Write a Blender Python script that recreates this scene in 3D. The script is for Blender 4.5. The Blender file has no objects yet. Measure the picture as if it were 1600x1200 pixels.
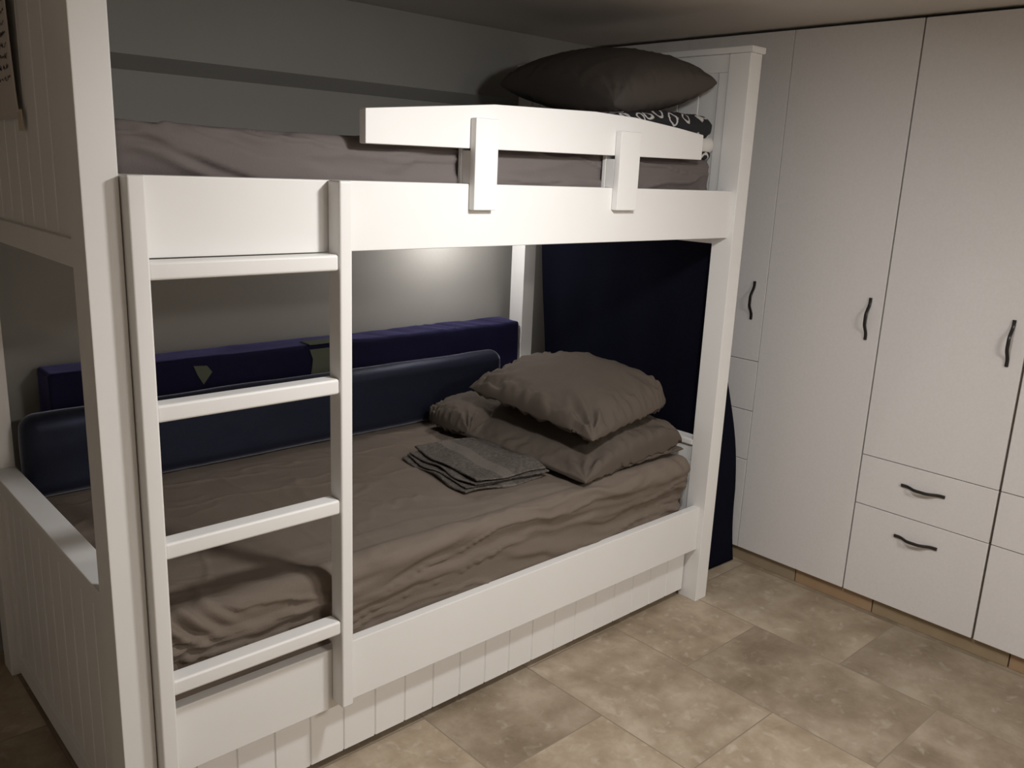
import bpy, bmesh, math, random
import numpy as np
from mathutils import Matrix, Vector
random.seed(7)
scene = bpy.context.scene
COL = scene.collection

# ------------------------------------------------------------------ camera
def look(yaw, pit, rol):
    y, t, r = [math.radians(a) for a in (yaw, pit, rol)]
    f = Vector((-math.sin(y)*math.cos(t), math.cos(y)*math.cos(t), math.sin(t)))
    rt = Vector((math.cos(y), math.sin(y), 0)); up = rt.cross(f)
    r2 = math.cos(r)*rt + math.sin(r)*up; u2 = -math.sin(r)*rt + math.cos(r)*up
    return r2, u2, f
cam_d = bpy.data.cameras.new('camera'); cam = bpy.data.objects.new('camera', cam_d); COL.objects.link(cam)
r_, u_, f_ = look(-43.0315, -13.9432, 2.4757)
cam.matrix_world = Matrix(((r_.x, u_.x, -f_.x, -.48097), (r_.y, u_.y, -f_.y, -1.63246), (r_.z, u_.z, -f_.z, 1.51642), (0, 0, 0, 1)))
cam_d.sensor_fit = 'HORIZONTAL'; cam_d.sensor_width = 36; cam_d.lens = 1344.46/1600*36; cam_d.clip_start = .02
scene.camera = cam
# ------------------------------------------------------------------ world, lamps, exposure
w = bpy.data.worlds.new('world'); scene.world = w; w.use_nodes = True
w.node_tree.nodes['Background'].inputs[0].default_value = (.5, .45, .4, 1)
w.node_tree.nodes['Background'].inputs[1].default_value = 0.02
def area(name, loc, aim, size, power, color, spread=180, shape='DISK'):
    d = bpy.data.lights.new(name, 'AREA'); d.shape = shape; d.size = size; d.energy = power; d.color = color; d.spread = math.radians(spread)
    o = bpy.data.objects.new(name, d); COL.objects.link(o); o.location = loc
    o.rotation_euler = (Vector(aim) - Vector(loc)).to_track_quat('-Z', 'Y').to_euler(); return o
# lamp hanging from the ceiling in front of the bed (just above the frame), an unseen soft light added behind the camera as fill, and the night light under the upper bunk
area('pendant_lamp', (.90, -.82, 1.84), (.95, -.53, .84), .15, 15, (1, .99, .98))
area('fill_light', (1.1, -2.5, 2.03), (1.1, -2.5, 0), .45, 36, (1, .945, .89))
bl_d = bpy.data.lights.new('bunk_light', 'POINT'); bl_d.energy = 4.3; bl_d.color = (1, .97, .96); bl_d.shadow_soft_size = .025
bl = bpy.data.objects.new('bunk_light', bl_d); COL.objects.link(bl); bl.location = (1.67, .96, 1.305)
vs = scene.view_settings
vs.view_transform = 'Standard'; vs.look = 'None'; vs.gamma = 1; vs.use_curve_mapping = False; vs.exposure = 0.0

# ------------------------------------------------------------------ materials
def mat(name, color, rough=.6, spec=.3, noise=None, bump=None, coord='Object'):
    """noise=(scale, amount, color2), bump=(scale, strength, distance)"""
    m = bpy.data.materials.new(name); m.use_nodes = True; nt = m.node_tree; b = nt.nodes['Principled BSDF']
    b.inputs['Base Color'].default_value = (*color, 1); b.inputs['Roughness'].default_value = rough
    b.inputs['Specular IOR Level'].default_value = spec
    tc = nt.nodes.new('ShaderNodeTexCoord')
    if noise:
        n = nt.nodes.new('ShaderNodeTexNoise'); n.inputs['Scale'].default_value = noise[0]; n.inputs['Detail'].default_value = 6
        nt.links.new(tc.outputs[coord], n.inputs['Vector'])
        r = nt.nodes.new('ShaderNodeValToRGB'); r.color_ramp.elements[0].position = .5-noise[1]; r.color_ramp.elements[1].position = .5+noise[1]
        r.color_ramp.elements[0].color = (*color, 1); r.color_ramp.elements[1].color = (*noise[2], 1)
        nt.links.new(n.outputs['Fac'], r.inputs['Fac']); nt.links.new(r.outputs['Color'], b.inputs['Base Color'])
    if bump:
        n = nt.nodes.new('ShaderNodeTexNoise'); n.inputs['Scale'].default_value = bump[0]; n.inputs['Detail'].default_value = 5
        nt.links.new(tc.outputs[coord], n.inputs['Vector'])
        bp = nt.nodes.new('ShaderNodeBump'); bp.inputs['Strength'].default_value = bump[1]; bp.inputs['Distance'].default_value = bump[2]
        nt.links.new(n.outputs['Fac'], bp.inputs['Height']); nt.links.new(bp.outputs['Normal'], b.inputs['Normal'])
    return m
M = {}
M['white'] = mat('white_paint', (.80, .79, .77), .42, .35, (6, .3, (.775, .765, .745)), (35, .05, .002))
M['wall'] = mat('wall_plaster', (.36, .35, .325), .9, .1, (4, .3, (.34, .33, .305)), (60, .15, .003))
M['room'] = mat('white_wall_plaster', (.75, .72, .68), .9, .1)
M['ceil'] = mat('ceiling_plaster', (.62, .58, .54), .9, .1, (3, .3, (.58, .54, .50)), (50, .2, .004))
M['laminate'] = mat('wardrobe_laminate', (.73, .71, .70), .5, .3, (120, .25, (.69, .67, .66)), (300, .12, .001))
M['carcass'] = mat('carcass_board', (.20, .165, .13), .8, .1)
M['metal'] = mat('black_metal', (.018, .015, .013), .35, .5)
M['sheet'] = mat('taupe_sheet', (.170, .137, .111), .85, .15, (9, .25, (.155, .125, .102)), (260, .35, .002))
M['sheet_up'] = mat('grey_sheet', (.155, .133, .127), .85, .15, (9, .25, (.140, .120, .115)), (260, .3, .002))
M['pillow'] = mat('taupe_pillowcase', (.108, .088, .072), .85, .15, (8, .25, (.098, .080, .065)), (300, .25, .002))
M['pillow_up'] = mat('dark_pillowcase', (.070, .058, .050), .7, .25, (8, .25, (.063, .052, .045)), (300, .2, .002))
M['towel'] = mat('terry_towel', (.150, .132, .117), .95, .05, (90, .18, (.090, .079, .070)), (220, 1.0, .006))
M['navy'] = mat('navy_fabric', (.014, .0135, .042), .85, .1, (10, .25, (.012, .0115, .036)), (350, .3, .002))
M['blue'] = mat('slate_blue_fabric', (.010, .0115, .020), .5, .36, (10, .25, (.0095, .011, .021)), (350, .3, .002))
M['black_navy'] = mat('black_navy_cloth', (.0055, .006, .013), .9, .05, (6, .25, (.0045, .005, .011)), (300, .3, .002))
for k_, w_, t_ in (('navy', .9, (.36, .34, .8)), ('blue', 1.0, (.78, .82, 1))):
    b_ = M[k_].node_tree.nodes['Principled BSDF']; b_.inputs['Sheen Weight'].default_value = w_; b_.inputs['Sheen Roughness'].default_value = .3; b_.inputs['Sheen Tint'].default_value = (*t_, 1)
M['blue'].node_tree.nodes['Principled BSDF'].inputs['Specular Tint'].default_value = (.62, .70, 1, 1)
M['patch'] = mat('pale_green_patch', (.12, .135, .105), .85, .1)
M['paper'] = mat('paper', (.55, .50, .46), .85, .1, (20, .3, (.52, .47, .43)))
M['ink'] = mat('ink', (.06, .05, .05), .8, .1)
M['tape'] = mat('masking_tape', (.52, .45, .33), .7, .2)
M['lining'] = mat('white_lining', (.70, .68, .65), .85, .1)
M['wheel'] = mat('black_rubber', (.02, .02, .02), .7, .2)

def floor_mat():
    m = bpy.data.materials.new('stone_floor_tiles'); m.use_nodes = True; nt = m.node_tree; b = nt.nodes['Principled BSDF']
    N = nt.nodes.new; L = nt.links.new
    tc = N('ShaderNodeTexCoord')
    mp = N('ShaderNodeMapping'); mp.inputs['Rotation'].default_value = (0, 0, math.radians(-90))
    # brick rows run along the world Y axis: swap axes by hand
    sx = N('ShaderNodeSeparateXYZ'); L(tc.outputs['Object'], sx.inputs[0])
    cb = N('ShaderNodeCombineXYZ')
    ax = N('ShaderNodeMath'); ax.operation = 'ADD'; ax.inputs[1].default_value = TILE_OY; L(sx.outputs['Y'], ax.inputs[0])
    ay = N('ShaderNodeMath'); ay.operation = 'ADD'; ay.inputs[1].default_value = TILE_OX; L(sx.outputs['X'], ay.inputs[0])
    L(ax.outputs[0], cb.inputs['X']); L(ay.outputs[0], cb.inputs['Y'])
    br = N('ShaderNodeTexBrick'); br.offset = .5; br.offset_frequency = 2; br.squash = 1
    br.inputs['Scale'].default_value = 1; br.inputs['Brick Width'].default_value = .62; br.inputs['Row Height'].default_value = .405
    br.inputs['Mortar Size'].default_value = .0022; br.inputs['Mortar Smooth'].default_value = .3; br.inputs['Bias'].default_value = 0
    br.inputs['Color1'].default_value = (.0, .0, .0, 1); br.inputs['Color2'].default_value = (1, 1, 1, 1)
    L(cb.outputs[0], br.inputs['Vector'])
    # cloudy stone, shifted per tile
    sc_ = N('ShaderNodeVectorMath'); sc_.operation = 'SCALE'; sc_.inputs['Scale'].default_value = 7.0; L(br.outputs['Color'], sc_.inputs[0])
    ad = N('ShaderNodeVectorMath'); ad.operation = 'ADD'; L(tc.outputs['Object'], ad.inputs[0]); L(sc_.outputs[0], ad.inputs[1])
    n1 = N('ShaderNodeTexNoise'); n1.inputs['Scale'].default_value = 5; n1.inputs['Detail'].default_value = 9; n1.inputs['Roughness'].default_value = .62; n1.inputs['Distortion'].default_value = .15
    L(ad.outputs[0], n1.inputs['Vector'])
    r1 = N('ShaderNodeValToRGB'); e = r1.color_ramp.elements
    e[0].position = .33; e[0].color = (.235, .180, .122, 1); e[1].position = .68; e[1].color = (.46, .385, .295, 1)
    e.new(.5).color = (.335, .268, .192, 1)
    L(n1.outputs['Fac'], r1.inputs['Fac'])
    # small pale flecks
    n2 = N('ShaderNodeTexNoise'); n2.inputs['Scale'].default_value = 24; n2.inputs['Detail'].default_value = 8; n2.inputs['Distortion'].default_value = .5
    L(ad.outputs[0], n2.inputs['Vector'])
    r2 = N('ShaderNodeValToRGB'); r2.color_ramp.elements[0].position = .58; r2.color_ramp.elements[1].position = .74
    r2.color_ramp.elements[0].color = (0, 0, 0, 1); r2.color_ramp.elements[1].color = (.45, .45, .45, 1)
    L(n2.outputs['Fac'], r2.inputs['Fac'])
    mx = N('ShaderNodeMix'); mx.data_type = 'RGBA'; L(r2.outputs['Color'], mx.inputs['Factor']); L(r1.outputs['Color'], mx.inputs['A']); mx.inputs['B'].default_value = (.56, .50, .42, 1)
    # tile to tile tint
    hs = N('ShaderNodeHueSaturation'); mr = N('ShaderNodeMapRange'); mr.inputs['To Min'].default_value = .78; mr.inputs['To Max'].default_value = 1.18
    L(br.outputs['Color'], mr.inputs['Value']); L(mr.outputs[0], hs.inputs['Value']); L(mx.outputs['Result'], hs.inputs['Color'])
    gm = N('ShaderNodeMix'); gm.data_type = 'RGBA'; L(br.outputs['Fac'], gm.inputs['Factor']); L(hs.outputs['Color'], gm.inputs['A']); gm.inputs['B'].default_value = (.25, .205, .15, 1)
    L(gm.outputs['Result'], b.inputs['Base Color'])
    b.inputs['Roughness'].default_value = .5; b.inputs['Specular IOR Level'].default_value = .3
    bp = N('ShaderNodeBump'); bp.inputs['Strength'].default_value = .35; bp.inputs['Distance'].default_value = .002
    iv = N('ShaderNodeMath'); iv.operation = 'SUBTRACT'; iv.use_clamp = False; L(n1.outputs['Fac'], iv.inputs[0]); L(br.outputs['Fac'], iv.inputs[1])
    L(iv.outputs[0], bp.inputs['Height']); L(bp.outputs['Normal'], b.inputs['Normal'])
    return m
# joints at x = .42 + .405 k ; in the columns starting at x=.83/1.64 a joint lies at y=-.24
TILE_OX = -.42 + .405*26; TILE_OY = .24 + .62*13
M['floor'] = floor_mat()

def pattern_mat():
    m = bpy.data.materials.new('black_cloth_white_outlines'); m.use_nodes = True; nt = m.node_tree; b = nt.nodes['Principled BSDF']
    N = nt.nodes.new; L = nt.links.new
    tc = N('ShaderNodeTexCoord'); n = N('ShaderNodeTexNoise'); n.inputs['Scale'].default_value = 22; n.inputs['Detail'].default_value = 2
    L(tc.outputs['Object'], n.inputs['Vector'])
    sc_ = N('ShaderNodeVectorMath'); sc_.operation = 'SCALE'; sc_.inputs['Scale'].default_value = .030; L(n.outputs['Color'], sc_.inputs[0])
    ad = N('ShaderNodeVectorMath'); ad.operation = 'ADD'; L(tc.outputs['Object'], ad.inputs[0]); L(sc_.outputs[0], ad.inputs[1])
    v = N('ShaderNodeTexVoronoi'); v.inputs['Scale'].default_value = 17; v.inputs['Randomness'].default_value = .75; L(ad.outputs[0], v.inputs['Vector'])
    r = N('ShaderNodeValToRGB'); e = r.color_ramp.elements; r.color_ramp.interpolation = 'LINEAR'
    blk = (.012, .012, .015, 1); wht = (.58, .56, .54, 1)
    e[0].position = .26; e[0].color = blk; e[1].position = .29; e[1].color = wht
    e.new(.37).color = wht; e.new(.40).color = blk
    L(v.outputs['Distance'], r.inputs['Fac']); L(r.outputs['Color'], b.inputs['Base Color']); b.inputs['Roughness'].default_value = .85
    return m
M['pattern'] = pattern_mat()

# ------------------------------------------------------------------ noise
def _h(i, j, k, s):
    n = (i.astype(np.int64)*374761393 + j.astype(np.int64)*668265263 + k.astype(np.int64)*2147483647 + s*1274126177) & 0xffffffff
    n = ((n ^ (n >> 13))*1274126177) & 0xffffffff
    return ((n ^ (n >> 16)) & 0xffff)/65535.0
def vnoise(x, y, z, s=0):
    x, y, z = np.broadcast_arrays(np.asarray(x, float), np.asarray(y, float), np.asarray(z, float))
    i, j, k = np.floor(x), np.floor(y), np.floor(z); fx, fy, fz = x-i, y-j, z-k
    fx, fy, fz = [t*t*t*(t*(t*6-15)+10) for t in (fx, fy, fz)]
    o = 0
    for a in (0, 1):
        for b in (0, 1):
            for c in (0, 1):
                o = o + _h(i+a, j+b, k+c, s)*(fx if a else 1-fx)*(fy if b else 1-fy)*(fz if c else 1-fz)
    return o*2-1
def fbm(x, y, z, s=0, oct=4):
    o, a, f = 0, .5, 1.
    for q in range(oct):
        o = o + a*vnoise(x*f, y*f, z*f, s+q*17); a *= .5; f *= 2.03
    return o
def ridge(x, y, z, s=0, p=3., oct=1):
    o, a, f = 0, 1., 1.
    for q in range(oct):
        o = o + a*(1-np.abs(vnoise(x*f, y*f, z*f, s+q*31)))**p; a *= .5; f *= 2.1
    return o

# ------------------------------------------------------------------ building helpers
class MB:
    def __init__(s): s.bm = bmesh.new()
    def box(s, x0, x1, y0, y1, z0, z1, bev=.003, seg=2):
        r = bmesh.ops.create_cube(s.bm, size=1); vs_ = r['verts']
        for v in vs_:
            v.co = Vector((x0 if v.co.x < 0 else x1, y0 if v.co.y < 0 else y1, z0 if v.co.z < 0 else z1))
        if bev:
            es = list({e for v in vs_ for e in v.link_edges})
            bmesh.ops.bevel(s.bm, geom=es, offset=bev, segments=seg, affect='EDGES', profile=.5)
        return s
    def prism(s, pts, axis, a0, a1, bev=.0, seg=2):
        """pts polygon in the two other axes (in xyz order), extruded from a0 to a1"""
        def P(p, a):
            q = list(p); q.insert('xyz'.index(axis), a); return Vector(q)
        v0 = [s.bm.verts.new(P(p, a0)) for p in pts]; v1 = [s.bm.verts.new(P(p, a1)) for p in pts]
        n = len(pts); fs = [s.bm.faces.new(v0), s.bm.faces.new(v1[::-1])]
        for i in range(n): fs.append(s.bm.faces.new((v0[i], v1[i], v1[(i+1) % n], v0[(i+1) % n])))
        bmesh.ops.recalc_face_normals(s.bm, faces=fs)
        if bev:
            es = list({e for f in fs for e in f.edges})
            bmesh.ops.bevel(s.bm, geom=es, offset=bev, segments=seg, affect='EDGES', profile=.5)
        return s
    def tube(s, pts, rad, n=10):
        pts = [Vector(p) for p in pts]; rings = []
        rads = rad if isinstance(rad, (list, tuple)) else [rad]*len(pts)
        for i, p in enumerate(pts):
            t = (pts[min(i+1, len(pts)-1)] - pts[max(i-1, 0)]).normalized()
            a = t.cross(Vector((1, 0, 0)) if abs(t.x) < .8 else Vector((0, 1, 0))).normalized(); b = t.cross(a)
            rings.append([s.bm.verts.new(p + rads[i]*(math.cos(6.2832*k/n)*a + math.sin(6.2832*k/n)*b)) for k in range(n)])
        fs = []
        for i in range(len(rings)-1):
            for k in range(n): fs.append(s.bm.faces.new((rings[i][k], rings[i][(k+1) % n], rings[i+1][(k+1) % n], rings[i+1][k])))
        fs.append(s.bm.faces.new(rings[0][::-1])); fs.append(s.bm.faces.new(rings[-1]))
        bmesh.ops.recalc_face_normals(s.bm, faces=fs); return s
    def rbox(s, lo, hi, r, step, disp=None, warp=None):
        """rounded box of grid quads; disp(p, n) -> offset along n, warp(p) -> p"""
        lo, hi = np.array(lo, float), np.array(hi, float); inn0, inn1 = lo+r, hi-r
        verts, faces, key = [], [], {}
        def axis_pts(a):
            L = hi[a]-lo[a]; core = np.linspace(lo[a]+r, hi[a]-r, max(2, int(round((L-2*r)/step))+1)) if L > 2*r+1e-6 else np.array([(lo[a]+hi[a])/2])
            k = max(3, int(round(r*1.2/step))); th = np.tan(np.linspace(0, 1, k+1)*math.pi/4)
            left = core[0]-r*th[::-1][:-1]; right = core[-1]+r*th[1:]
            return np.concatenate([left, core, right])
        ax = [axis_pts(a) for a in range(3)]
        def vid(p):
            kk = tuple(np.round(p, 5))
            if kk not in key: key[kk] = len(verts); verts.append(p)
            return key[kk]
        for a in range(3):
            b, c = (a+1) % 3, (a+2) % 3
            for side in (0, 1):
                ids = np.zeros((len(ax[b]), len(ax[c])), int)
                for i, pb in enumerate(ax[b]):
                    for j, pc in enumerate(ax[c]):
                        p = np.zeros(3); p[a] = ax[a][0] if side == 0 else ax[a][-1]; p[b] = pb; p[c] = pc; ids[i, j] = vid(p)
                for i in range(len(ax[b])-1):
                    for j in range(len(ax[c])-1):
                        q = (ids[i, j], ids[i+1, j], ids[i+1, j+1], ids[i, j+1]); faces.append(q if side else q[::-1])
        V = np.array(verts); Q = np.clip(V, np.minimum(inn0, inn1), np.maximum(inn0, inn1)); D = V-Q
        n = D/np.maximum(np.linalg.norm(D, axis=1, keepdims=True), 1e-9); V = Q+n*r
        if disp is not None: V = V + n*disp(V, n)[:, None]
        if warp is not None: V = warp(V)
        bv = [s.bm.verts.new(p) for p in V]
        for q in faces: s.bm.faces.new([bv[i] for i in q])
        return s
    def grid(s, P, closed=False):
        nu, nv = P.shape[:2]
        vv = [[s.bm.verts.new(P[i, j]) for j in range(nv)] for i in range(nu)]
        for i in range(nu-1):
            for j in range(nv-1): s.bm.faces.new((vv[i][j], vv[i+1][j], vv[i+1][j+1], vv[i][j+1]))
        return s
    def obj(s, name, material, parent=None, smooth=True, solid=None):
        sharp = len(s.bm.faces) < 1500
        me = bpy.data.meshes.new(name)
        off = Vector((0, 0, 0)); q = parent
        while q is not None: off += q.location; q = q.parent
        bmesh.ops.translate(s.bm, verts=s.bm.verts, vec=-off)
        s.bm.to_mesh(me); s.bm.free()
        for m in (material if isinstance(material, (list, tuple)) else [material]): me.materials.append(m)
        me.polygons.foreach_set('use_smooth', [smooth]*len(me.polygons))
        o = bpy.data.objects.new(name, me); COL.objects.link(o)
        if parent is not None: o.parent = parent
        if smooth is True and len(me.polygons) < 1500:
            wn = o.modifiers.new('normals', 'WEIGHTED_NORMAL'); wn.keep_sharp = True
        if solid:
            md = o.modifiers.new('solid', 'SOLIDIFY'); md.thickness = solid; md.offset = 0
        if smooth is True and sharp:
            try: me.set_sharp_from_angle(angle=math.radians(42))
            except Exception: pass
        return o
def thing(name, label, cat, loc, group=None):
    o = bpy.data.objects.new(name, None); COL.objects.link(o); o.location = loc; o.empty_display_size = .1
    o['label'] = label; o['category'] = cat
    if group: o['group'] = group
    return o
def tag(o, label, cat, group=None):
    o['label'] = label; o['category'] = cat
    if group: o['group'] = group
    return o
def struct(o): o['kind'] = 'structure'; return o

# ------------------------------------------------------------------ the room
CZ = 2.052; WB = 1.16; XW = 2.4467; X_R = 3.0; X_L = -1.7; Y_F = -3.4
struct(MB().box(X_L-.1, X_R+.1, Y_F-.1, WB+.1, -.12, 0, 0).obj('floor', M['floor'], smooth=False))
struct(MB().box(X_L-.1, X_R+.1, Y_F-.1, WB+.1, CZ, CZ+.12, 0).obj('ceiling', M['ceil'], smooth=False))
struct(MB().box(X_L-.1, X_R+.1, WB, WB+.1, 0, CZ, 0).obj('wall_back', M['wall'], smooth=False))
struct(MB().box(X_L-.1, X_L, Y_F, WB, 0, CZ, 0).obj('wall_left', M['room'], smooth=False))
struct(MB().box(X_R, X_R+.1, Y_F, WB, 0, CZ, 0).obj('wall_right', M['room'], smooth=False))
struct(MB().box(X_L-.1, X_R+.1, Y_F-.1, Y_F, 0, CZ, 0).obj('wall_front', M['room'], smooth=False))
# the thicker upper part of the back wall with its sloping underside
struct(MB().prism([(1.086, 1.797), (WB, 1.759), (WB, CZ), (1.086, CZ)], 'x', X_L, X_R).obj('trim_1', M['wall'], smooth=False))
# tiled skirting under the wardrobes
sk_m = [mat('skirting_tile_a', (.29, .225, .15), .5, .3, (14, .3, (.35, .28, .195))),
        mat('skirting_tile_b', (.33, .215, .125), .5, .3, (14, .3, (.37, .26, .16))),
        mat('skirting_tile_c', (.27, .20, .125), .5, .3, (14, .3, (.33, .26, .165)))]
mb = MB(); ys = [1.15, .786, .321, -.144, -.454, -.916, -1.38, -1.84, -2.3]
for i in range(len(ys)-1):
    n0 = len(mb.bm.faces); mb.box(2.4667, 2.476, ys[i+1]+.002, ys[i]-.002, .0005, .056, .001, 1); mb.bm.faces.ensure_lookup_table()
    mb.bm.faces.index_update()
    for f in mb.bm.faces:
        if f.index >= n0: f.material_index = [0, 0, 0, 1, 2, 1, 0, 0][i]
struct(mb.obj('baseboard_right', sk_m, smooth=False))

# ------------------------------------------------------------------ bunk bed
LT = 2.08; PA = .0655; PB = .080; BW = 1.077; BH = 1.922; LR = LT-PA; RY = .019
bed = thing('bunk_bed', 'white painted wooden bunk bed with grooved end panels against the back wall', 'bunk bed', (1.04, .54, 0))
for x0 in (0, LR):
    for y0 in (0, BW-PB):
        MB().box(x0, x0+PA, y0, y0+PB, 0, BH-.012, .003).obj('post', M['white'], bed)
def beadboard(x_face, x_back, y0, y1, z0, z1, grooves, sign):
    """vertical V-grooved board; x_face is the visible face, sign=-1 faces -X"""
    pts = [(x_back, y0), (x_face, y0)]
    for g in sorted(grooves):
        if y0+.01 < g < y1-.01: pts += [(x_face, g-.0035), (x_face-sign*.004, g), (x_face, g+.0035)]
    pts += [(x_face, y1), (x_back, y1)]
    return MB().prism([(p[0], p[1]) for p in pts], 'z', z0, z1)
gy = [.137+.0845*i for i in range(11)]
# upper end panels, left (faces the room) and right (headboard)
def end_panel(name, xo, xi, z0, z1, zr0, zr1, label=None):
    """frame between the posts from xo to xi (outer to inner), rails zr0 and zr1 high"""
    a, b = min(xo, xi), max(xo, xi)
    m = MB()
    m.box(a, b, PB, BW-PB, z0, z0+zr0, .0025); m.box(a, b, PB, BW-PB, z1-zr1, z1, .0025)
    m.box(a, b, PB, .118, z0+zr0, z1-zr1, .002); m.box(a, b, BW-.118, BW-PB, z0+zr0, z1-zr1, .002)
    o = m.obj(name, M['white'], bed)
    if label: o['label'] = label
    return o
p = end_panel('end_panel', .012, .052, 1.303, BH-.012, .054, .055)
b_ = beadboard(.020, .044, .118, BW-.118, 1.355, BH-.066, gy, -1).obj('grooved_board', M['white'], p, False)
p = end_panel('end_panel', LR+.006, LR+.046, 1.303, BH-.012, .054, .056)
m = beadboard(LR+.014, LR+.040, .118, BW-.118, 1.355, BH-.067, [.195+.085*i for i in range(9)], -1)
m.obj('grooved_board', M['white'], p, False)
# capping boards over the tall ends
for x0 in (0, LR):
    MB().box(x0-.006, x0+PA+.006, -.008, BW+.008, BH-.012, BH+.008, .003).obj('end_cap', M['white'], bed)
# lower end panels
p = end_panel('end_panel', .018, .056, .018, .628, .06, .055)
beadboard(.026, .048, .118, BW-.118, .076, .575, [y+.0 for y in gy], -1).obj('grooved_board', M['white'], p, False)
MB().box(.004, .066, PB, BW-PB, .628, .645, .004).obj('panel_cap', M['white'], bed)
p = end_panel('end_panel', LR+.010, LR+.048, .018, .585, .06, .060)
beadboard(LR+.018, LR+.040, .118, BW-.118, .076, .528, gy, -1).obj('grooved_board', M['white'], p, False)
MB().box(LR-.001, LR+.060, PB, BW-PB, .585, .606, .004).obj('panel_cap', M['white'], bed)
# side rails front and back
for y0, y1 in ((RY, RY+.030), (BW-.05, BW-.02)):
    MB().box(PA, LR, y0, y1, 1.327, 1.480, .003).obj('side_rail', M['white'], bed)
    MB().box(PA, LR, y0, y1, .2025, .366, .003).obj('side_rail', M['white'], bed)
# slatted bases
for z in (1.352, .232):
    m = MB()
    for i in range(14):
        x = .11+i*.141; m.box(x, x+.09, RY+.030, BW-.05, z, z+.018, .002, 1)
    m.obj('slatted_base', M['white'], bed)

# guard rail clipped on the upper front rail
gr = thing('guard_rail', 'white safety guard rail with two clip brackets on the upper bunk rail', 'guard rail', (1.21, .03, 1.48))
MB().prism([(.594, 1.5595), (1.829, 1.572), (1.829, 1.647), (1.70, 1.660), (1.50, 1.676), (1.33, 1.680), (.965, 1.670), (.594, 1.634)], 'y', RY, RY+.026, .003).obj('guard_board', M['white'], gr)
for xa, xb, zt in ((.889, .962, 1.634), (1.416, 1.503, 1.635)):
    m = MB()
    m.box(xa, xb, -.003, RY-.0006, 1.418, zt, .003)
    m.box(xa+.001, xb-.001, RY-.001, RY+.030, 1.4803, 1.5585, .001, 1)
    m.box(xa, xb, RY+.0305, RY+.044, 1.400, zt, .002)
    m.obj('bracket', M['white'], gr)

# ladder
ld = thing('ladder', 'white wooden ladder with four rungs hooked to the front of the bunk bed', 'ladder', (.3, .0, .226))
for xa, xb in ((.0672, .1005), (.498, .529)):
    MB().box(xa, xb, -.031, RY-.0005, .226, 1.4805, .005, 3).obj('stile', M['white'], ld)
for z in (1.3262, 1.053, .768, .461):
    MB().box(.098, .4985, -.026, .0175, z-.035, z, .006, 3).obj('rung', M['white'], ld)

# trundle drawer
td = thing('trundle_drawer', 'white trundle drawer with grooved front under the lower bunk', 'drawer', (1.04, .5, 0))
pts = [(.072, .082)]
pts += [(.072, .062)]
for i in range(-3, 17):
    x = .364+.0966*i
    if .09 < x < 1.99: pts += [(x-.003, .062), (x, .066), (x+.003, .062)]
pts += [(2.008, .062), (2.008, .082)]
MB().prism(pts, 'z', .030, .245).obj('drawer_front', M['white'], td, False)
m = MB(); m.box(.09, 1.99, .0825, 1.0, .045, .06, .001, 1); m.box(.09, .105, .0825, 1.0, .06, .2, .001, 1); m.box(1.975, 1.99, .0825, 1.0, .06, .2, .001, 1); m.box(.105, 1.975, .985, 1.0, .06, .2, .001, 1)
m.obj('drawer_body', M['white'], td)
for x in (.2, 1.88):
    for y in (.2, .9):
        MB().tube([(x-.012, y, .0225), (x+.012, y, .0225)], .0225, 16).obj('castor', M['wheel'], td)

# ------------------------------------------------------------------ bedding
def side_w(n): return np.clip(-n[:, 1], 0, 1)
def top_w(n): return np.clip(n[:, 2], 0, 1)
def crease(x, y, z, s=0, w=.16):
    # thin raised creases along the zero lines of a noise field
    v = np.abs(vnoise(x, y, z, s)); return np.exp(-(v/w)**2)
def disp_low(p, n):
    x, y, z = p.T
    sw = np.clip(-n[:, 1]*1.3, 0, 1); tw = np.clip(n[:, 2], 0, 1)
    wx = fbm(x*2.2, y*2, z*3, 5)*.6
    band = vnoise(x*.9, 0, 3.3, 77)*.5+.5
    # long horizontal pull folds along the front side
    d = sw*(.013*(ridge(x*.8+wx*.6, 0, z*15+x*.9+wx*1.2, 3, 2.2)-.55) + .011*crease(x*1.1, 0, z*20+wx*3+x*1.3, 9, .16)*(.4+band) + .007*crease(x*2.3, 0, z*34+wx*5-x*2, 15, .18))
    d += sw*.014*np.clip((z-.38)/.16, 0, 1) - sw*.004
    edge = np.exp(-((y-.05)/.20)**2)
    d += tw*(.004*fbm(x*2.5, y*2.5, 0, 33) + .0045*crease(x*2.0+wx, y*6+x*1.5+wx*2, 0, 41, .08)*(.3+band) + .0030*crease(x*5+wx*2, y*4+wx*2, 0, 43, .08) + .0016*crease(x*11, y*8+wx*3, 0, 47, .14))
    d += tw*edge*(.006*crease(x*1.4+wx, y*15+x*2.2+wx*2, 0, 51, .25)*(.3+band) + .003*crease(x*3, y*26+x*4+wx*3, 0, 53, .25))
    # gathered pleats at the right front corner and a tuft at the left one
    cr = np.exp(-((x-1.95)/.13)**2)*np.clip(1-(y-.05)/.25, 0, 1)
    d += cr*.005*np.sin(x*75+z*55+y*25)*(sw+tw*.5)
    cl = np.exp(-((x-.15)/.09)**2-((z-.53)/.06)**2)*sw
    d += cl*.012*np.sin((x+z*1.3)*110)
    return d
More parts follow.
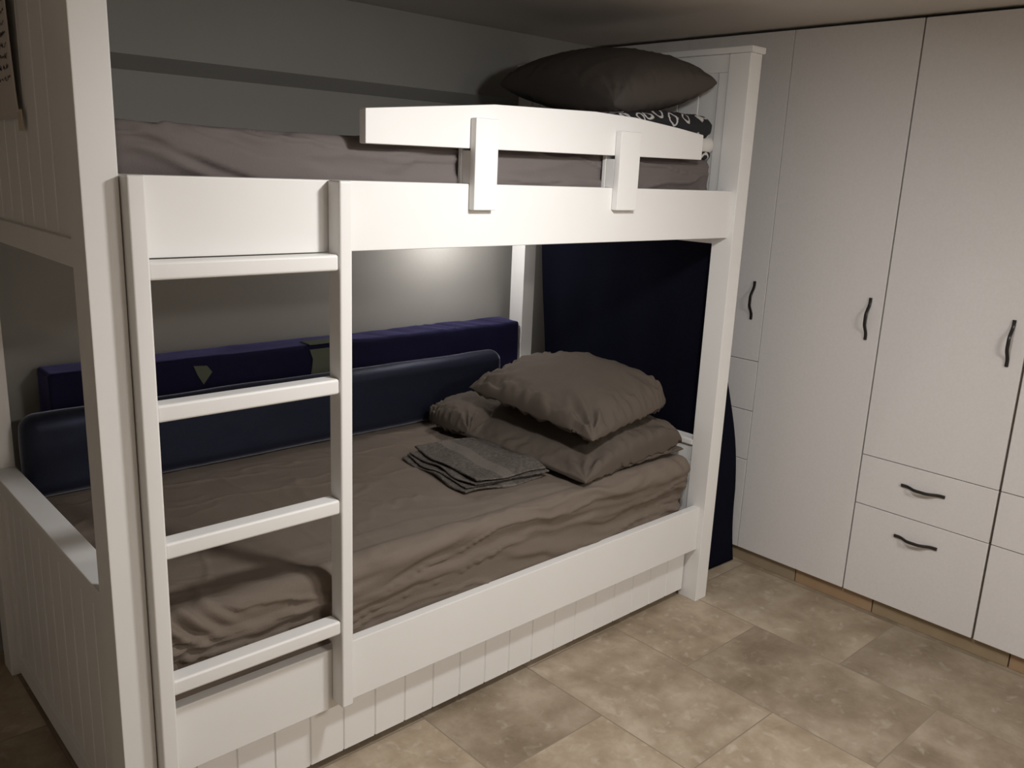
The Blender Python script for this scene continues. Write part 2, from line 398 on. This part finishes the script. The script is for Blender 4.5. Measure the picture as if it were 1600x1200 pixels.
def disp_up(p, n):
    x, y, z = p.T
    sw = np.clip(-n[:, 1]*1.3, 0, 1); tw = np.clip(n[:, 2], 0, 1)
    wx = fbm(x*1.8, 0, z*3, 8)
    band = vnoise(x*1.1, 0, 7.3, 91)*.5+.5
    d = sw*(.011*(ridge(x*.9+wx*.6, 0, z*15-x*1.1+wx*1.2, 12, 2.2)-.6) + .014*crease(x*.9, 0, z*20-x*2.6+wx*3, 19, .16)*(.35+band) + .009*crease(x*1.6, 0, z*30+x*3.5+wx*3, 23, .18))
    # deep diagonal drag fold near the ladder end
    l = np.exp(-((x-.27)/.16)**2)
    v = (z-1.535)+(x-.22)*.36
    d += sw*l*(.016*np.exp(-(v/.011)**2) - .010*np.exp(-((v+.020)/.010)**2) + .008*np.exp(-((v+.04)/.009)**2))
    d += tw*.003*fbm(x*4, y*3, 0, 3)
    d = np.minimum(d, .011)*np.clip((1.966-x)/.05, .15, 1)
    return d
def sag(p):
    q = p.copy(); return q
m = MB().rbox((.075, .052, .252), (1.968, 1.02, .556), .045, .0068, disp_low)
tag(m.obj('mattress', M['sheet']), 'taupe-sheeted mattress on the lower bunk', 'mattress')
m = MB().rbox((.075, .074, 1.372), (1.966, 1.02, 1.576), .026, .0062, disp_up)
tag(m.obj('mattress', M['sheet_up']), 'grey-sheeted mattress on the upper bunk behind the guard rail', 'mattress')

def pillow(name, A, B, C, D, T, Tb, material, seed, pinch=.10, n=90, crown=(0, 0), pleat=1.0, pw=.55, rnd=(0, 0, 0, 0), hf=None):
    """corners A,B,C,D in order around the outline; T = half thickness upward, Tb = downward"""
    A, B, C, D = [np.array(q, float) for q in (A, B, C, D)]
    g = np.sin(np.linspace(-1, 1, n)*math.pi/2); S, Tt = np.meshgrid(g, g, indexing='ij')
    u = S*(1-pinch*(1-Tt**2)*np.abs(S)**3); v = Tt*(1-pinch*(1-S**2)*np.abs(Tt)**3)
    for (cs, ct), k in zip(((-1, -1), (1, -1), (1, 1), (-1, 1)), rnd):
        f = 1-k*np.clip((S*cs+1)/2, 0, 1)**5*np.clip((Tt*ct+1)/2, 0, 1)**5; u = u*f; v = v*f
    W = lambda a, b: ((1+a*u)*(1+b*v)/4)[..., None]
    base = A*W(-1, -1)+B*W(1, -1)+C*W(1, 1)+D*W(-1, 1)
    h = ((1-S**2).clip(0)*(1-Tt**2).clip(0))**pw
    if hf is not None: h = hf(S, Tt)*h
    h = h*(1+crown[0]*S+crown[1]*Tt)
    nx = np.cross((B+C-A-D), (C+D-A-B)); nx = nx/np.linalg.norm(nx); nx = nx if nx[2] > 0 else -nx
    mb = MB(); out = []
    for sgn, th in ((1, T), (-1, Tb)):
        wr = 0
        for (cs, ct) in ((-1, -1), (1, -1), (1, 1), (-1, 1)):
            ds, dt = (S-cs), (Tt-ct); r = np.sqrt(ds**2+dt**2)+1e-6; an = np.arctan2(dt, ds)
            wr = wr + np.exp(-(r/.55)**2)*np.sin(an*13+seed+fbm(S*2, Tt*2, seed)*3)*np.clip(r*4, 0, 1)
        # gathers along the seams
        sm = np.exp(-((1-np.abs(Tt))/.22)**2)*np.sin(S*26+fbm(S*4, Tt*3, seed+3)*7) + np.exp(-((1-np.abs(S))/.22)**2)*np.sin(Tt*22+fbm(S*3, Tt*4, seed+5)*7)
        wf = np.clip(h*3, 0, 1)
        dz = th*h + wf*pleat*(.0045*wr + .0028*sm + .006*fbm(S*1.7+seed, Tt*1.7, seed)) + .003*wf*(ridge(S*2+seed, Tt*4+S, seed, 7, 6)-.3)
        out.append(base + sgn*nx*dz[..., None])
    mb.grid(out[0]); mb.grid(out[1][:, ::-1])
    bmesh.ops.remove_doubles(mb.bm, verts=mb.bm.verts, dist=.0004)
    bmesh.ops.recalc_face_normals(mb.bm, faces=mb.bm.faces)
    o = mb.obj(name, material)
    return o
# lower bunk: folded duvet, pillow, towel
def fluff(seed, a=.010):
    def f(p, n):
        x, y, z = p.T; wx = fbm(x*4, y*4, z*4, seed)
        return a*1.2*fbm(x*5, y*5, z*6, seed+2) + a*.8*(ridge(x*6+wx*2, y*6+wx*2, z*8, seed+4, 4)-.3) + a*.5*(ridge(x*14+wx*3, y*9, z*14, seed+7, 3)-.3)
    return f
dv = MB()
o = pillow('folded_duvet', (1.405, .80, .590), (1.425, .055, .578), (1.965, .090, .604), (1.955, .815, .615), .110, .020, M['pillow'], 5, pinch=.02, n=130, crown=(-.04, .0), pleat=1.5, pw=.17,
           hf=lambda S, T: .22+.78*np.sin(np.clip((1+T)/.95, 0, 1)*math.pi/2)**1.1)
lo_ = pillow('folded_duvet_fold', (1.45, .79, .572), (1.475, .070, .572), (1.965, .080, .580), (1.96, .80, .580), .034, .010, M['pillow'], 9, pinch=.03, n=80, pleat=1.2, pw=.27)
l2_ = pillow('folded_duvet_fold', (1.40, .865, .600), (1.405, .60, .592), (1.66, .60, .62), (1.66, .865, .62), .085, .025, M['pillow'], 14, pinch=.0, n=70, pleat=2.2, pw=.3, rnd=(.12, .12, .1, .1))
bm_ = bmesh.new(); bm_.from_mesh(o.data); bm_.from_mesh(lo_.data); bm_.from_mesh(l2_.data); bpy.data.objects.remove(l2_); bm_.to_mesh(o.data); bm_.free(); bpy.data.objects.remove(lo_)
tag(o, 'folded taupe duvet under the pillow on the lower bunk', 'duvet')
o = pillow('pillow', (1.475, .080, .700), (1.975, .105, .745), (1.95, .73, .775), (1.445, .655, .755), .128, .036, M['pillow'], 2, pinch=.04, crown=(.14, .06), pleat=3.0, pw=.40, rnd=(0, .16, .12, 0))
tag(o, 'taupe pillow on the folded duvet of the lower bunk', 'pillow')

tw = MB()
ang = math.radians(-6)
def twarp(dx, dy, tilt=0):
    c = np.array((1.276, .408)); ca, sa = math.cos(ang), math.sin(ang)
    def f(p):
        q = p.copy(); X, Y = q[:, 0]+dx, q[:, 1]+dy
        q[:, 0] = c[0]+ca*X-sa*Y; q[:, 1] = c[1]+sa*X+ca*Y
        q[:, 2] += .0035*np.sin(X*21+Y*9) + .003*np.sin(Y*31-X*12); q[:, 0] += .006*np.sin(Y*24+dx*300); q[:, 1] += .007*np.sin(X*26+dx*500)
        return q
    return f
z0 = .558
for i, (hx, hy, dx, dy, t) in enumerate(((.152, .195, -.016, .000, .010), (.148, .19, -.010, .008, .009), (.145, .192, .002, -.004, .009), (.136, .196, .012, .002, .011))):
    tw.rbox((-hx, -hy, z0), (hx, hy, z0+t), t*.49, .005, lambda p, n, i=i: .0045*fbm(p[:, 0]*14, p[:, 1]*14, p[:, 2]*9, 70+i) + .0012*fbm(p[:, 0]*120, p[:, 1]*120, p[:, 2]*120, 75+i, 2) - .0018, twarp(dx, dy))
    z0 += t+.0005
def towel_mat():
    m = M['towel']; nt = m.node_tree; N = nt.nodes.new; L = nt.links.new; b = nt.nodes['Principled BSDF']
    tc = N('ShaderNodeTexCoord'); sx = N('ShaderNodeSeparateXYZ'); L(tc.outputs['Object'], sx.inputs[0])
    # the flat woven band runs across the short side, at a fixed place along the towel
    a = N('ShaderNodeMath'); a.operation = 'MULTIPLY'; a.inputs[1].default_value = math.cos(ang); L(sx.outputs['X'], a.inputs[0])
    c = N('ShaderNodeMath'); c.operation = 'MULTIPLY_ADD'; c.inputs[1].default_value = math.sin(ang); L(sx.outputs['Y'], c.inputs[0]); L(a.outputs[0], c.inputs[2])
    pos = 1.235*math.cos(ang)+.42*math.sin(ang)+.035
    s1 = N('ShaderNodeMath'); s1.operation = 'SUBTRACT'; s1.inputs[1].default_value = pos; L(c.outputs[0], s1.inputs[0])
    ab = N('ShaderNodeMath'); ab.operation = 'ABSOLUTE'; L(s1.outputs[0], ab.inputs[0])
    lt = N('ShaderNodeMath'); lt.operation = 'LESS_THAN'; lt.inputs[1].default_value = .026; L(ab.outputs[0], lt.inputs[0])
    old = b.inputs['Base Color'].links[0].from_socket
    mx = N('ShaderNodeMix'); mx.data_type = 'RGBA'; L(lt.outputs[0], mx.inputs['Factor']); L(old, mx.inputs['A']); mx.inputs['B'].default_value = (.165, .145, .128, 1)
    L(mx.outputs['Result'], b.inputs['Base Color'])
towel_mat()
tag(tw.obj('towel', M['towel']), 'folded dark grey terry towel with a flat woven band on the lower bunk', 'towel')

# foam cushions along the back of the lower bunk
nv = thing('bolster', 'long navy foam bolster against the back wall of the lower bunk', 'bolster', (1.08, 1.07, .56))
def dn(p, n):
    x, y, z = p.T; t = np.clip(n[:, 2], 0, 1)
    return .0035*fbm(x*5, y*8, z*8, 61) + t*.004*(ridge(x*22+y*10, y*3, 0, 64, 2)-.5)*np.clip((x-1.0)/.3, 0, 1)
MB().rbox((.172, .998, .558), (2.006, 1.135, .895), .012, .012, dn).obj('foam_block', M['navy'], nv)
# two pale printed patches wrapped over its front edge
def patch(pts, name='patch'):
    m = MB(); m.prism(pts, 'y', .9925, .9955); o = m.obj(name, M['patch'], nv, False); o['label'] = 'pale grey-green patch'; return o
m = MB(); m.prism([(1.000, .880), (1.012, .845), (1.004, .790), (1.03, .770), (1.14, .765), (1.14, .880)], 'y', .9915, .9955); m.box(1.0, 1.14, .994, 1.06, .8955, .8995, .001, 1)
o = m.obj('patch', M['patch'], nv, False); o['label'] = 'pale grey-green patch over the top edge'
patch([(.588, .872), (.632, .868), (.648, .846), (.618, .808), (.60, .84)])
m = MB().rbox((.068, .900, .556), (1.838, .992, .805), .045, .012, lambda p, n: .005*fbm(p[:, 0]*4, p[:, 1]*6, p[:, 2]*6, 81) - .002)
tag(m.obj('cushion', M['blue']), 'long slate blue back cushion in front of the navy bolster', 'cushion')

# upper bunk: patterned duvet and dark pillow
pd = thing('patterned_duvet', 'black duvet with white heart and leaf outlines under the upper bunk pillow', 'duvet', (1.77, .45, 1.575))
def pw_(p):
    q = p.copy(); q[:, 2] -= np.clip((1.75-q[:, 0])/.3, 0, 1)*.03*(q[:, 2] > 1.64) ; return q
MB().rbox((1.50, .085, 1.636), (1.985, .86, 1.715), .036, .012, fluff(23, .007), pw_).obj('cover', M['pattern'], pd)
MB().rbox((1.53, .088, 1.590), (2.008, .84, 1.652), .030, .014, fluff(29, .005)).obj('lining', M['lining'], pd)['label'] = 'white underside'
MB().rbox((1.50, .09, 1.576), (1.98, .86, 1.604), .013, .014, fluff(31, .003)).obj('folded_edge', M['pattern'], pd)
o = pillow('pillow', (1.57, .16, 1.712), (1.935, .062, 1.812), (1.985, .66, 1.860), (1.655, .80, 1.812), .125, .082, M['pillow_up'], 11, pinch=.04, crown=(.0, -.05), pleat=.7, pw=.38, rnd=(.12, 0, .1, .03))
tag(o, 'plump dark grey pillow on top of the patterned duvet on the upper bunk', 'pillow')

# navy cloth hanging between the bed end and the wardrobes
nu, nz = 150, 120
U, Z = np.meshgrid(np.linspace(0, 1, nu), np.linspace(0, 1, nz), indexing='ij')
zz = .006+Z*1.40
fl = np.clip(1-zz/1.15, 0, 1)                      # flare towards the floor
bx = 2.094+.09*np.clip((1.32-zz)/1.0, 0, 1)
ue = np.clip((U-.82)/.18, 0, 1)
yy = .985-(U.clip(0, .86)/.86)*(.985-.125) - ue*.01*fl
xx = bx + (.23*fl**.75+.035)*ue**1.3 + (.006+.012*fl)*np.sin(U*30+1.5*np.sin(zz*3))*np.clip((1.3-zz)/.4, 0, 1)
xx = np.maximum(xx, 2.0905); xx = np.minimum(xx, 2.43)
yy = yy + .008*np.sin(zz*9)*ue
m = MB().grid(np.stack([xx, yy, zz], -1))
tag(m.obj('hanging_cloth', M['black_navy'], solid=.004), 'dark navy cloth hanging to the floor behind the right end of the bed', 'cloth')

# ------------------------------------------------------------------ paper note taped to the left end panel
pn = thing('paper_note', 'handwritten paper note taped to the left end panel of the bunk bed', 'paper', (.012, .5, 1.58))
pg = np.zeros((12, 16, 3))
for i in range(12):
    for j in range(16):
        a, b = i/11, j/15
        pg[i, j] = (.0105-.010*(1-a)**2*b**.6 - .0005, .385+.225*a, 1.576+.30*b)
MB().grid(pg).obj('sheet', M['paper'], pn, solid=.0006)
m = MB(); rnd = random.Random(3)
for r in range(10):
    z = 1.655+r*.021
    y = .405+rnd.random()*.012
    while y < .58:
        k = rnd.choice((3, 4, 5)); pts = []
        for q in range(k+3):
            pts.append((.0088-.010*(1-(y-.385)/.225)**2*((z-1.576)/.30)**.6-.0008, y+q*.003+rnd.uniform(-.002, .002), z+rnd.uniform(-.005, .006)))
        m.tube(pts, .0006, 5); y += k*.003+.016
m.obj('handwriting', M['ink'], pn)['label'] = 'dark pen handwriting'
MB().box(.0085, .0115, .372, .398, 1.552, 1.594, .0003, 1).obj('tape', M['tape'], pn)['label'] = 'beige masking tape'

# ------------------------------------------------------------------ wardrobes
def handle(parent, y, z, vertical):
    # a strap that lies on the front at both ends and bows out in the middle
    m = MB(); n = 25; rings = []
    for i in range(n):
        q = i/(n-1)*2-1; t = min(1, max(0, (.80-abs(q))/.62)); out = .0035+.021*t*t*(3-2*t)
        a = q*.0735; ring = []
        hw, ht = .0056, .0034
        for k in range(12):
            th = 6.2832*k/12; u, v = hw*math.copysign(abs(math.cos(th))**.7, math.cos(th)), ht*math.copysign(abs(math.sin(th))**.7, math.sin(th))
            p = (XW-out+v, y+u, z+a) if vertical else (XW-out+v, y+a, z+u)
            ring.append(m.bm.verts.new(p))
        rings.append(ring)
    fs = [m.bm.faces.new(rings[0]), m.bm.faces.new(rings[-1][::-1])]
    for i in range(n-1):
        for k in range(12): fs.append(m.bm.faces.new((rings[i][k], rings[i][(k+1) % 12], rings[i+1][(k+1) % 12], rings[i+1][k])))
    bmesh.ops.recalc_face_normals(m.bm, faces=fs)
    m.obj('handle', M['metal'], parent)['label'] = 'dark wavy metal handle'
ZB, ZT = .0613, 2.0425
def wardrobe(y0, y1, splits, label, handles=(), gl=.002, gr=.002):
    """y0<y1; splits = list of z levels bottom to top; front panels between them"""
    t = thing('wardrobe', label, 'wardrobe', (XW+.28, (y0+y1)/2, 0), 'fitted wardrobe units')
    m = MB(); m.box(XW+.0205, 2.98, y0+.0005, y0+.017, .058, ZT, 0); m.box(XW+.0205, 2.98, y1-.017, y1-.0005, .058, ZT, 0)
    m.box(XW+.0205, 2.98, y0+.017, y1-.017, .058, .076, 0); m.box(XW+.0205, 2.98, y0+.017, y1-.017, ZT-.018, ZT, 0); m.box(2.97, 2.98, y0+.017, y1-.017, .076, ZT-.018, 0)
    m.box(2.478, 2.98, y0+.002, y1-.002, 0, .058, 0)
    m.obj('carcass', M['carcass'], t, False)
    zs = [ZB]+list(splits)+[ZT]
    fr = []
    for i in range(len(zs)-1):
        nm = 'door' if i == len(zs)-2 else 'drawer'
        f = MB().box(XW, XW+.019, y0+gr, y1-gl, zs[i]+(.0015 if i else 0), zs[i+1]-.0015, .001, 1).obj(nm, M['laminate'], t)
        fr.append(f)
    for (i, y, z, v) in handles: handle(fr[i], y, z, v)
    return t
wardrobe(-1.25, -.8021, (.4025, .586), 'pale grey wardrobe unit at the right edge of the photo, two drawers below its door', ((0, -1.03, .328, False), (1, -1.03, .515, False), (2, -1.2, 1.06, True)), gl=.004)
wardrobe(-.8021, -.3442, (.4025, .586), 'pale grey wardrobe unit with two handled drawers under its door', ((0, -.574, .328, False), (1, -.571, .515, False), (2, -.7555, 1.06, True)), gl=.003, gr=.004)
wardrobe(-.3442, .111, (), 'pale grey wardrobe unit with one full-height door', ((0, -.2975, 1.067, True),), gl=.001, gr=.0025)
wardrobe(.111, .571, (.433, .634, .8345), 'pale grey wardrobe unit half hidden behind the bed post, three drawers below its door', ((3, .161, 1.069, True),), gl=.001, gr=.0015)
wardrobe(.571, 1.07, (), 'pale grey wardrobe unit in the back corner behind the headboard', (), gl=.001, gr=.001)
